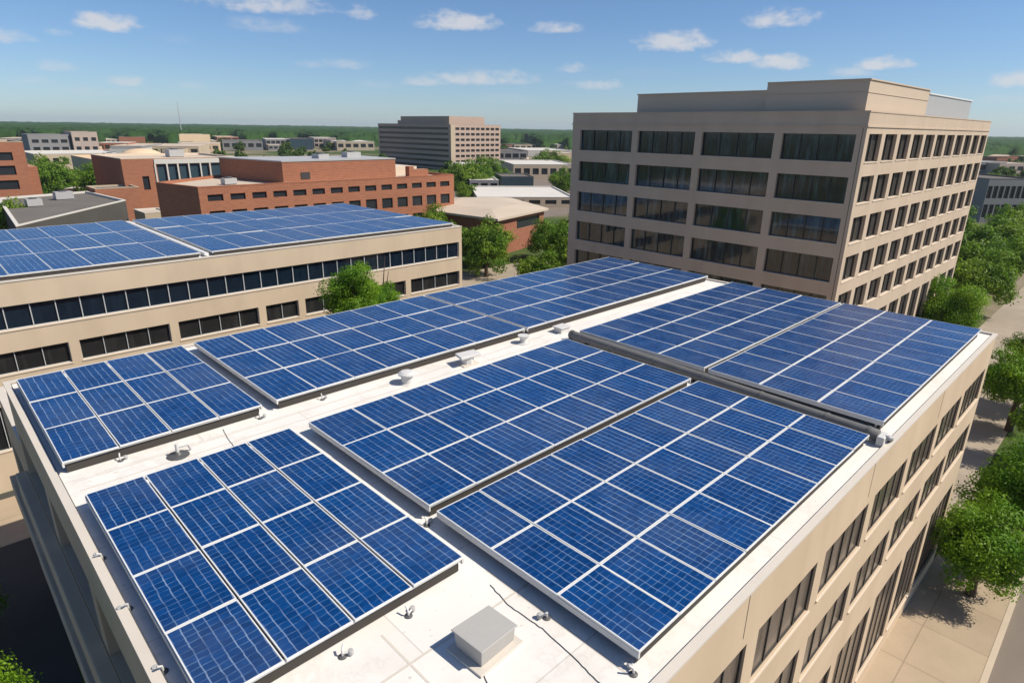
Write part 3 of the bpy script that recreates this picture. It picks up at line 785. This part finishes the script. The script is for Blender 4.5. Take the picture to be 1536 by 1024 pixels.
# ------------------------------------------------------------------ brick building behind the neighbour
BX0, BX1, BY0, BZ = 35.3, 88.2, 108.8, 14.8
wb = []
for k in range(14):
    u = 1.3 + 3.68 * k
    wb += [(u, u + 2.5, 12.5, 13.55, 'plain'), (u, u + 2.5, 8.9, 10.9, 'plain'), (u, u + 2.5, 5.3, 7.4, 'plain')]
brickb = building('brick_building', 'orange brick office block with small square windows and a windowless upper block', 'building',
                  [(BX0, BY0), (BX1, BY0), (BX1, BY0 + 24), (BX0 + 12, BY0 + 24), (BX0 - 2.6, BY0 + 12.7)], 0, BZ, 'brick', 'tan_roof', 'brick', {0: wb}, .3, (.5, .4, .1))
o = tuple(brickb.location)
b = MB(); b.prism([(51.2, 112), (75.4, 112), (75.4, 125), (47.2, 131)], BZ - .4, BZ + 3.4); b.build('upper_block', M['brick'], brickb, o)
b = MB(); b.prism(offset_poly([(51.2, 112), (75.4, 112), (75.4, 125), (47.2, 131)], -.1), BZ + 3.402, BZ + 3.6); b.build('upper_coping', M['grey_metal'], brickb, o)
b = MB(); b.box(54.6, 56.4, 111.9, 111.97, BZ + .3, BZ + 1.5); b.build('door', M['frame_dark'], brickb, o)
b = MB(); b.box(76, 86.5, 120, 131, BZ - .4, BZ + 1.3); b.build('roof_curb', M['tan_trim'], brickb, o)
for q in ((79.2, 80.4, 112.6, 114, BZ - .4, BZ + 1.8), (80.5, 84.5, 113, 115, BZ - .4, BZ + 1.1)): MB().box(*q).build('chimney', M['brick'], brickb, o)

# ------------------------------------------------------------------ farther buildings
# brown tower block
bx, by, bz = 244.0, 304.0, 26.1
wd = []; wlit = []
for k in range(8):
    zt = bz - 1.7 - 3.15 * k
    wd.append((1.5, 75.5, zt - 1.35, zt, 'plain'))
    for q in range(9): wlit.append((4.2 + 4.05 * q, 7.3 + 4.05 * q, zt - 1.5, zt, 'plain'))
bt = building('office_tower', 'brown high rise with banded windows on the horizon left of the tan tower', 'building', rect(bx, bx + 41, by, by + 77), 0, bz, 'brown_wall', 'grey_roof', 'brown_wall', {0: wlit, 3: wd}, .5, (.6, .5, .1))
o = tuple(bt.location)
b = MB(); b.box(bx + 2, bx + 30, by + 3, by + 53, bz - .5, bz + 4.6); b.build('roof_house', M['brown_wall'], bt, o)
b = MB(); b.box(bx + 3, bx + 22, by + 53.1, by + 58, bz - .5, bz + 2.2); b.build('roof_shed', M['brown_wall'], bt, o)
b = MB(); b.box(bx + .2, bx + 3.2, by - .6, by - .002, 0, bz - .2); b.build('stair_shaft', M['far_beige'], bt, o)

# brick block at the left edge
wb = []
for (zb, zt) in ((14.9, 16.9), (11.3, 13.6), (7.7, 10.0)):
    for u in (.8, 6.5, 13.6, 20.7): wb.append((u, u + 5.2, zb, zt, 'plain'))
wb.append((3, 12, .8, 5.6, 'plain')); wb.append((14, 24, .8, 5.6, 'plain'))
b1 = building('brick_building', 'orange brick block cut by the left edge of the picture', 'building', rect(-2, 26.6, 208, 230), 0, 19.4, 'brick', 'grey_roof', 'far_beige', {0: wb}, .4, (.5, .4, .1))
b = MB(); b.box(26.63, 28.6, 209, 222, 0, 13.2); b.build('side_wing', M['brick'], b1, tuple(b1.location))

# brick block with tall glazed bays
wb = [(4.2, 5.8, 8.0, 11.4, 'plain')]
for u, w_ in ((8.0, 2.2), (10.7, 2.4), (13.4, 2.2), (15.9, 2.8), (19.0, 2.0), (21.6, 2.9), (24.7, 2.6)): wb.append((u, u + w_, 9.6, 14.2, 'tall'))
b2 = building('brick_building', 'brick block with a dark flank and tall blue glazed bays', 'building', [(42.7, 185), (71, 185), (71, 212), (42, 213)], 0, 15.8, 'brick', 'tan_roof', 'tan_trim', {0: wb}, .4, (.6, .4, .15))
o = tuple(b2.location)
b = MB(); b.box(50.2, 70.6, 184.8, 184.99, 14.4, 15.6); b.build('cornice', M['white_roof'], b2, o)
for u in (7.5, 10.35, 13.0, 15.75, 18.75, 21.2, 24.6, 27.4): MB().box(42.7 + u - .1, 42.7 + u + .25, 184.75, 184.99, 9, 14.39).build('pier', M['white_roof'], b2, o)

# low grey-roofed hall, dome hall and the long pale wing
building('low_hall', 'low hall with a wide grey flat roof behind the left solar roof', 'building', [(13, 128), (36, 158), (34, 184), (16, 178)], 0, 8.4, 'dark_wall', 'grey_roof', 'white_roof', {}, .3, (.5, .3, .15))
t = building('low_hall', 'red brick shed at the back of the grey flat roof', 'building', rect(34.6, 44, 178, 187), 0, 9.4, 'brick', 'grey_roof', 'far_beige', {}, .3, (.4, .3, .1))
building('shed', 'small tan shed between the grey hall and the brick block', 'building', rect(36.8, 41.5, 148, 156), 0, 6.6, 'far_beige', 'tan_roof', 'white_roof', {}, .3, (.3, .2, .1))
dh = building('dome_hall', 'sandy hall with a shallow dome on its roof', 'building', rect(56, 100, 281, 320), 0, 11.2, 'far_beige', 'dome', 'dome', {0: [(2 + 5 * k, 5.5 + 5 * k, 7.2, 9.6, 'plain') for k in range(8)]}, .4, (.6, .3, .1))
pr = [(8.0 * math.cos(k * PI / 16), 4.2 * math.sin(k * PI / 16)) for k in range(8)] + [(.05, 4.2)]
MB().lathe([(r, 11.0 + z * .85) for r, z in pr], (76, 295), 28).build('dome', M['dome'], dh, tuple(dh.location), smooth=True)
lw = building('long_wing', 'long pale roofed two storey wing behind green trees at left', 'building', rect(48, 84, 352, 392), 0, 10.6, 'far_beige', 'white_roof', 'white_roof', {0: [(3 + 3.6 * k, 5.3 + 3.6 * k, 6.2, 8.8, 'plain') for k in range(9)]}, .4, (.6, .3, .15))
tb = building('blank_block', 'plain tan windowless block standing above the far roofs', 'building', rect(222, 254, 722, 745), 0, 13.5, 'dome', 'tan_roof', 'tan_trim', {}, .3, (.5, .3, .1))
t = building('slab_block', 'dark grey slab in the distance near the left edge', 'building', rect(59, 78, 440, 462), 0, 17.5, 'far_grey', 'grey_roof', 'far_grey', {0: [(1.5 + 4.4 * k, 4.6 + 4.4 * k, zz, zz + 1.8, 'plain') for k in range(4) for zz in (5, 9, 13)]}, .4)
t = building('slab_block', 'pinkish stair tower rising beside the dark grey slab', 'building', rect(79, 91.5, 438, 458), 0, 19.0, 'far_pink', 'far_pink', 'far_pink', {0: [(1.2 + 4 * k, 3.6 + 4 * k, zz, zz + 2, 'plain') for k in range(3) for zz in (4, 9, 14)]}, .4)

# chapel-like brick pavilion with a wide pale roof
pv = building('pavilion', 'low brick pavilion with a broad pale pinkish roof between the trees', 'building', [(84.5, 91), (104, 96.4), (112, 116), (99, 125), (82, 112)], 0, 7.2, 'brick_dark', 'tan_roof', 'grey_metal', {0: [(8, 18, 4.5, 6.5, 'plain')]}, .3, (.3, .1, .05))
o = tuple(pv.location)
pp = [(84.5, 91), (104, 96.4), (112, 116), (99, 125), (82, 112)]; e1 = offset_poly(pp, -.9); e2 = offset_poly(pp, 5)
q = MB(); n = 5
q.add([(x, y, 7.26) for x, y in e1] + [(x, y, 7.7) for x, y in e1] + [(x, y, 8.5) for x, y in e2],
      [tuple(range(4, -1, -1))] + [(i, (i + 1) % n, n + (i + 1) % n, n + i) for i in range(n)] + [(n + i, n + (i + 1) % n, 2 * n + (i + 1) % n, 2 * n + i) for i in range(n)] + [tuple(range(10, 15))])
q.build('eaves', M['tan_roof'], pv, o)


def low(px0, px1, py_base, height, deep, wall, roof, label, wn=0, name='low_building'):
    """low town building whose front foot runs between two sight lines"""
    ax, ay = at_ground(px0, py_base); bx_, by_ = at_ground(px1, py_base)
    m_ = Vector(((ax + bx_) / 2, (ay + by_) / 2)); u = (Vector((bx_, by_)) - Vector((ax, ay))); w = u.length; u.normalize(); nn = Vector((-u.y, u.x))
    p = [m_ - u * w / 2, m_ + u * w / 2, m_ + u * w / 2 + nn * deep, m_ - u * w / 2 + nn * deep]
    wl_ = []
    if wn:
        st = w / wn
        for k in range(wn): 
            if height > 9: wl_ += [(st * (k + .1), st * (k + .9), height * .56, height * .84, 'plain'), (st * (k + .1), st * (k + .9), height * .12, height * .42, 'plain')]
            else: wl_.append((st * (k + .15), st * (k + .85), height * .35, height * .75, 'plain'))
    return building(name, label, 'building', [tuple(q) for q in p], 0, height, wall, roof, roof, {0: wl_} if wn else {}, .4, (.5, .3, .12))


low(716, 862, 312, 3.4, 40, 'far_beige', 'white_roof', 'long pale flat roofed deck behind the pavilion', 6)
low(752, 800, 284, 5.2, 20, 'glass_farblue', 'grey_roof', 'dark blue glazed low block right of the brick block', 0)
low(705, 748, 288, 4.6, 18, 'far_grey', 'white_roof', 'small pale roofed building at the foot of the brown tower', 3)
low(770, 862, 270, 7.5, 45, 'far_beige', 'white_roof', 'wide pale roof with yellowish wall beside the tan tower', 7)
low(690, 770, 262, 5, 30, 'far_grey', 'white_roof', 'white podium at the foot of the brown tower', 6)
low(745, 790, 250, 10, 40, 'far_grey', 'grey_roof', 'grey block with dark front right of the brown tower', 4)
low(792, 862, 246, 9.5, 60, 'white_roof', 'white_roof', 'broad white warehouse near the forest right of the brown tower', 0)
low(1468, 1545, 334, 12.6, 40, 'far_grey', 'grey_roof', 'dark glazed office beyond the tower at the right edge', 9)
low(1496, 1560, 262, 7, 50, 'far_pink', 'tan_roof', 'brown roofed block at far right under the forest', 5)
low(1478, 1560, 244, 6, 60, 'brick_dark', 'tan_roof', 'flat brick sprawl at far right before the forest', 0)
low(1490, 1512, 231, 8, 40, 'far_beige', 'tan_roof', 'tiny tan block in the forest at far right', 0)
for i, (a_, b_, y_, h_, dp, wl_, rf, lb) in enumerate([
        (105, 135, 222, 6, 40, 'far_pink', 'white_roof', 'pale far roof right of the pinkish stair tower'),
        (140, 188, 226, 6, 50, 'far_grey', 'white_roof', 'wide white roof in the trees above the long wing'),
        (160, 196, 217, 6, 60, 'far_beige', 'white_roof', 'thin white roof line under the forest at left'),
        (218, 245, 214, 7, 50, 'far_beige', 'white_roof', 'thin pale roof left of the plain tan block'),
        (225, 300, 236, 8, 70, 'far_beige', 'tan_roof', 'broad tan roof behind the dome hall'),
        (270, 330, 228, 7, 60, 'dome', 'tan_roof', 'tan hall at the foot of the plain tan block'),
        (318, 340, 219, 6, 40, 'far_beige', 'white_roof', 'small white roof right of the plain tan block'),
        (335, 395, 226, 9, 60, 'far_grey', 'grey_roof', 'grey roof above the left end of the windowless brick block'),
        (400, 436, 224, 10, 50, 'far_grey', 'white_roof', 'pale roof above the middle of the windowless brick block'),
        (436, 470, 225, 11, 40, 'glass_farblue', 'grey_roof', 'blue glazed roof block above the windowless brick block'),
        (472, 505, 222, 11, 40, 'far_pink', 'white_roof', 'white and pink roofs above the windowless brick block'),
        (506, 562, 226, 9, 60, 'far_beige', 'white_roof', 'pale roof just left of the brown tower'),
        (540, 566, 214, 8, 40, 'far_beige', 'white_roof', 'small pale roof at the forest left of the brown tower'),
        (100, 128, 300, 3.6, 8, 'brick', 'white_roof', 'small brick kiosk with white roof behind the grey hall'),
        (58, 92, 292, 4.4, 16, 'far_beige', 'white_roof', 'pale shed beside the left brick block'),
        (0, 40, 226, 10, 50, 'far_grey', 'tan_roof', 'low tan roof above the left brick block'),
        (850, 880, 226, 9, 60, 'far_beige', 'tan_roof', 'sandy roof left of the tan tower at the forest')]):
    low(a_, b_, y_, h_, dp, wl_, rf, lb, 0 if 'glass' in wl_ else 5)

def air_handler(x, y, z, w, d, h, label):
    t = empty('air_handler', (x, y, z), label, 'roof unit', 'machines on the farther roofs', .1)
    MB().box(-w / 2, w / 2, -d / 2, d / 2, .15, h).build('casing', M['grey_metal'], t)
    MB().box(-w / 2 + .1, w / 2 - .1, -d / 2 + .1, d / 2 - .1, 0, .149).build('skid', M['dark_metal'], t)
    MB().lathe([(min(w, d) * .36, h), (min(w, d) * .36, h + .25), (min(w, d) * .3, h + .25)], n=14).build('fan', M['dark_metal'], t)


air_handler(20, 160, 8.1, 2.6, 2.0, 1.5, 'roof unit on the grey hall nearest the left picture edge')
air_handler(27, 171, 8.1, 3.4, 2.2, 1.7, 'larger roof unit near the back of the grey hall')
air_handler(60, 200, 15.4, 4, 3, 2.0, 'roof unit on the block with tall glazed bays')
air_handler(64, 292, 10.9, 4, 3, 2.2, 'roof unit left of the shallow dome')
air_handler(88, 296, 10.9, 5, 3, 2.4, 'roof unit right of the shallow dome')
air_handler(62, 118, 18.2, 2.4, 2.4, 1.0, 'small roof unit on the windowless brick block, left')
air_handler(70, 120, 18.2, 3.4, 2.0, 1.2, 'low roof unit on the windowless brick block, right')
air_handler(43, 116, 14.4, 2.2, 1.6, 1.1, 'roof unit on the lower brick roof by the upper block')

# the rest of the low town, each block with its own colours
seen = set(); k = 0
lr = random.Random(77)
WC = [('far_beige', 'beige'), ('white_roof', 'off white'), ('far_grey', 'grey'), ('far_pink', 'pinkish'), ('brick', 'brick'), ('dome', 'sandy')]
RC = [('white_roof', 'pale'), ('tan_roof', 'tan'), ('grey_roof', 'grey')]
spots = [(lr.uniform(50, 330), lr.uniform(213, 244)) for _ in range(20)] + [(lr.uniform(330, 565), lr.uniform(211, 226)) for _ in range(16)] + [(lr.uniform(752, 862), lr.uniform(222, 262)) for _ in range(9)] + [(lr.uniform(1484, 1545), lr.uniform(226, 262)) for _ in range(4)]
for px, py in spots:
    wc, wn_ = lr.choice(WC); rc, rn_ = lr.choice(RC); wpx = lr.uniform(16, 50); hh_ = lr.uniform(5, 10)
    siz = 'broad' if wpx > 32 else 'mid sized' if wpx > 23 else 'small'
    zone = 'above the left brick blocks' if px < 160 else 'above the dome hall' if px < 330 else 'above the windowless brick block' if px < 566 else 'between brown tower and tan tower' if px < 870 else 'at the far right edge'
    lb = f'{siz} {wn_} block, {rn_} roof, far off {zone}'
    if lb in seen: continue
    seen.add(lb); low(px - wpx / 2, px + wpx / 2, py, hh_, lr.uniform(25, 70), wc, rc, lb, lr.choice((0, 3, 5)))

t = empty('radio_mast', (px_dir(271, 190).x * 1500, px_dir(271, 190).y * 1500, 0), 'thin radio mast rising from the forest on the horizon', 'mast')
MB().tube([(0, 0, 0), (0, 0, 66)], [1.1, .35], 6).build('shaft', M['grey_metal'], t)
MB().tube([(0, 0, 40), (14, 4, 8)], .12, 4).build('guy_wire', M['grey_metal'], t)


# ------------------------------------------------------------------ trees
def crown_mesh(name, nleaf, leaf, nclump, mat, seed, squash=.95):
    """unit crown (radius 1, centred) of leaf-sized faces gathered in uneven clumps"""
    g_ = np.random.default_rng(seed)
    ph = g_.uniform(0, 2 * PI, nclump); ct = g_.uniform(-.75, 1, nclump); r = g_.uniform(.45, .86, nclump)
    st = np.sqrt(1 - ct ** 2); cen = np.stack([r * st * np.cos(ph), r * st * np.sin(ph), r * ct * squash], 1)
    cr = g_.uniform(.13, .40, nclump); cen *= g_.uniform(.62, 1.28, nclump)[:, None]
    k = g_.choice(nclump, nleaf, p=cr ** 2 / (cr ** 2).sum())
    d = g_.normal(size=(nleaf, 3)); d /= np.linalg.norm(d, axis=1)[:, None]
    rad = cr[k] * g_.uniform(.35, 1.0, nleaf) ** .5 * (1 + .15 * g_.normal(size=nleaf))
    p = cen[k] + d * rad[:, None] * np.array([1, 1, .8])
    nrm_ = d + .55 * p + .7 * g_.normal(size=(nleaf, 3)) + np.array([0, 0, .35]); nrm_ /= np.linalg.norm(nrm_, axis=1)[:, None]
    a_ = np.cross(nrm_, g_.normal(size=(nleaf, 3))); a_ /= np.linalg.norm(a_, axis=1)[:, None]; b_ = np.cross(nrm_, a_)
    sz = leaf * g_.uniform(.6, 1.35, nleaf)[:, None]
    v = np.stack([p - a_ * sz, p - b_ * sz * .55 + nrm_ * sz * .15, p + a_ * sz, p + b_ * sz * .55 + nrm_ * sz * .15], 1).reshape(-1, 3)
    me = bpy.data.meshes.new(name); me.vertices.add(len(v)); me.vertices.foreach_set('co', v.ravel())
    me.loops.add(nleaf * 4); me.loops.foreach_set('vertex_index', np.arange(nleaf * 4))
    me.polygons.add(nleaf); me.polygons.foreach_set('loop_start', np.arange(nleaf) * 4); me.polygons.foreach_set('loop_total', np.full(nleaf, 4))
    me.update(calc_edges=True); me.materials.append(M[mat]); return me, cen


def trunk_mesh(name, cen, seed):
    """unit trunk: foot at z=-2, crown centre at z=0"""
    rg = random.Random(seed); q = MB()
    q.tube([(0, 0, -2), (.02, .01, -1.3), (.0, .04, -.7), (.03, .0, .1)], [.10, .075, .065, .04], 8)
    for c in cen[:9]:
        q.tube([(0, .02, -.9 + rg.uniform(-.1, .35)), (c[0] * .5, c[1] * .5, c[2] * .6 - .15), tuple(c)], [.045, .028, .01], 5)
    return q.mesh(name, M['bark'])


NEAR = []; MID = []; FAR = []
for s_ in range(3):
    cm, cen = crown_mesh('crown', 30000, .028, 70, 'leaf_bright', 11 + s_); NEAR.append((cm, trunk_mesh('trunk', cen, s_)))
for s_ in range(4):
    cm, cen = crown_mesh('crown', 8000, .048, 52, 'leaf_mid', 31 + s_); MID.append((cm, trunk_mesh('trunk', cen, s_)))
for s_ in range(4):
    cm, cen = crown_mesh('crown', 700, .15, 24, 'leaf_far', 51 + s_); FAR.append((cm, trunk_mesh('trunk', cen, s_)))


def tree(kind, i, x, y, r, h, label, group=None):
    cm, tm = kind[i % len(kind)]
    t = empty('tree', (x, y, 0), label, 'tree', group)
    rz = (i * 2.399 + x) % 6.28; zr = (h - r * .95); sz = random.uniform(.9, 1.1)
    c = inst('crown', cm, t, (0, 0, zr), rz); c.scale = (r, r, r * sz)
    k = inst('trunk', tm, t, (0, 0, zr), rz); k.scale = (r, r, zr / 2.0)
    return t


SG = 'street trees along the right side'
tree(NEAR, 0, 38.6, 2.2, 2.75, 6.2, 'bright green tree nearest on the pavement below the right parapet', SG)
tree(NEAR, 1, 43.8, 1.2, 3.0, 7.6, 'bright green tree just beyond the nearest pavement tree', SG)
tree(NEAR, 2, 66, 4.6, 3.3, 7.6, 'dark leafy tree past the far corner of the near roof', SG)
tree(MID, 1, 60.5, 1.2, 3.0, 7.0, 'shaded tree casting dark shade beyond the near roof corner', SG)
tree(MID, 2, 73, 3.0, 3.2, 7.0, 'tree at right edge behind the dark leafy roadside tree', SG)
tree(MID, 3, 84.5, 6.2, 2.0, 5.0, 'small round tree alone beside the pale street at right', SG)
tree(NEAR, 1, 88.5, 14.6, 3.6, 8.0, 'bushy tree against the foot of the tan tower', SG)
for k, (x, y, r, h, lb) in enumerate([(108, 15.2, 4.2, 9, 'tree just beyond the end of the tan tower'), (118, 17.5, 4.6, 9.5, 'second tree beyond the end of the tan tower'),
                                      (131, 15.5, 4.4, 9, 'tree left of the bend of the pale street'), (136, 21, 5.0, 10, 'tall tree between the tan tower and the glass office'),
                                      (150, 19, 5.0, 10, 'tree in front of the glazed office, left side'), (163, 21, 5.0, 10, 'tree in front of the glazed office, middle'),
                                      (178, 19, 5.0, 10, 'tree in front of the glazed office, right side'), (150, 27, 5, 10.5, 'tree peeping out behind the tower edge at right'),
                                      (170, 12, 4.5, 9, 'tree on the far verge of the pale street'), (190, 24, 5, 10, 'tree hard against the glazed office')]):
    tree(MID, k, x, y, r, h, lb, SG)
CG = 'trees in the courtyard behind the near block'
tree(NEAR, 0, 24.4, 43, 2.55, 14.3, 'round green tree in front of the ribbon windows', CG)
tree(NEAR, 2, 27.2, 43.4, 1.9, 12.6, 'smaller tree leaning on the right of the courtyard tree', CG)
for k, (x, y, r, h, lb) in enumerate([(78, 103, 4.0, 9, 'tree at the right foot of the orange brick block'), (74.5, 91, 4.2, 8.2, 'tree right above the corner of the ribbon windowed block'),
                                      (77.0, 85.5, 4.4, 8.4, 'broad tree in front of the pavilion, left side'), (71, 79, 4.2, 8.5, 'low tree beside the end of the ribbon windowed block'),
                                      (90, 82.5, 4.2, 8.2, 'tree in front of the pavilion, right side'), (86, 75.5, 4.3, 8.6, 'dense tree left of the tan tower'),
                                      (94, 79, 4.2, 9.0, 'dark tree touching the tan tower'), (80, 68, 4.0, 8, 'dark low tree at the foot of the tan tower'),
                                      (70, 66, 3.4, 6.5, 'low tree over the car park behind the near roof')]):
    tree(MID, k, x, y, r, h, lb, 'trees around the pavilion')
tree(NEAR, 1, -1.75, 16.2, 1.45, 13.7, 'bright tree in the shade below the left parapet', 'trees by the service drive')
for k, (px, py, r, h, lb) in enumerate([(205, 322, 4.5, 9, 'bright tree left of the orange brick block'), (20, 372, 5.5, 10, 'tree at the left edge above the solar roof'),
                                        (70, 290, 8, 13, 'big tree right of the left brick block'), (95, 296, 7, 12, 'tree before the long pale wing, left'), (125, 292, 8, 11, 'dark tree before the long pale wing, middle'),
                                        (150, 300, 8, 12, 'dark tree by the dark flank of the brick block'), (170, 320, 5, 9, 'low dark tree under the dark flank'),
                                        (690, 285, 8, 12, 'tree at the foot of the brown tower, left'), (712, 283, 9, 13, 'tree at the foot of the brown tower, middle'), (738, 275, 8, 12, 'tree at the foot of the brown tower, right'),
                                        (845, 290, 6, 10, 'tree behind the pale deck beside the tan tower'), (815, 252, 9, 12, 'tree before the white warehouse, left'), (838, 252, 9, 11, 'tree before the white warehouse, right'),
                                        (700, 300, 5, 7, 'small tree by the corner of the pavilion')]):
    x, y = at_ground(px, py); tree(MID, k, x, y, r, h, lb, 'trees standing among the farther buildings')

tree(NEAR, 2, -3.2, 27, 2.2, 6.2, 'shaded tree below the left wall, nearer of two', 'trees by the service drive')
tree(NEAR, 0, -2.4, 35, 2.0, 5.6, 'shaded tree below the left wall, farther of two', 'trees by the service drive')
# town trees scattered between the far roofs
boxes = [(o_.location.x, o_.location.y, 24) for o_ in list(C.objects) if o_.parent is None and o_.get('category') == 'building']
n_ = 0
tr_ = random.Random(21)
while n_ < 280:
    az_ = math.radians(tr_.uniform(1, 88)); d_ = 235 * (900 / 235) ** tr_.random() ** .8
    x, y = d_ * math.cos(az_), d_ * math.sin(az_)
    if any((x - q[0]) ** 2 + (y - q[1]) ** 2 < q[2] ** 2 for q in boxes): continue
    if 44 < math.degrees(az_) < 62 and d_ < 330: continue
    r = tr_.uniform(3.6, 6.5)
    t = tree(FAR, n_, x, y, r, r * tr_.uniform(1.35, 1.7), 'leafy town tree among the far roofs', 'town trees among the far roofs'); n_ += 1

# far forest: one canopy mass
na, nr_ = 520, 210
azs = np.radians(np.linspace(-14, 104, na)); rs_ = 880 * (4400 / 880) ** np.linspace(0, 1, nr_)
A_, R_ = np.meshgrid(azs, rs_, indexing='ij')
A_ = A_ + rng.uniform(-.0012, .0012, A_.shape); R_ = R_ * (1 + rng.uniform(-.003, .003, R_.shape))
edge = 1 + .10 * np.sin(azs * 23) + .07 * np.sin(azs * 57 + 1) + .05 * np.sin(azs * 131)
R_ = R_ * (1 + (edge[:, None] - 1) * np.clip(1 - (rs_[None, :] - 880) / 900, 0, 1))
H_ = 7.5 + 6.5 * rng.random(A_.shape) ** .9 + 2.5 * np.sin(A_ * 61 + R_ * .004) * np.sin(R_ * .011 + A_ * 17)
# clearings near the town
clr = np.sin(A_ * 33 + .6) + np.sin(R_ * .013 + A_ * 9) + .6 * np.sin(A_ * 90)
H_ = np.where((clr > 1.15) & (R_ < 1500), .5, H_); H_[:, 0] = 0
H_ = H_ + np.clip((R_ - 1500) / 2700, 0, 1) * 5
X_, Y_ = R_ * np.cos(A_), R_ * np.sin(A_)
me = bpy.data.meshes.new('forest'); vv = np.stack([X_, Y_, H_], -1).reshape(-1, 3)
me.vertices.add(len(vv)); me.vertices.foreach_set('co', vv.ravel())
ii = (np.arange(na - 1)[:, None] * nr_ + np.arange(nr_ - 1)[None, :]).ravel(); fq = np.stack([ii, ii + 1, ii + nr_ + 1, ii + nr_], 1)[:, ::-1]
me.loops.add(fq.size); me.loops.foreach_set('vertex_index', fq.ravel()); me.polygons.add(len(fq))
me.polygons.foreach_set('loop_start', np.arange(len(fq)) * 4); me.polygons.foreach_set('loop_total', np.full(len(fq), 4)); me.update(calc_edges=True)
me.materials.append(M['forest']); fo = bpy.data.objects.new('forest', me); C.objects.link(fo)
tag(fo, 'dark green forest reaching to the horizon', 'forest', kind='stuff')

# ------------------------------------------------------------------ summer haze in the air
hm = bpy.data.materials.new('haze_air'); hm.use_nodes = True; hn = hm.node_tree; hn.nodes.clear()
pv_ = hn.nodes.new('ShaderNodeVolumePrincipled'); pv_.inputs['Color'].default_value = (.72, .82, .95, 1); pv_.inputs['Density'].default_value = .00008
pv_.inputs['Anisotropy'].default_value = .2
ho = hn.nodes.new('ShaderNodeOutputMaterial'); hn.links.new(pv_.outputs[0], ho.inputs['Volume'])
hz = MB(); hz.box(-9050, 9050, -9050, 9050, -1, 75); tag(hz.build('haze', hm), 'thin blue summer haze over the town', 'haze', kind='stuff')
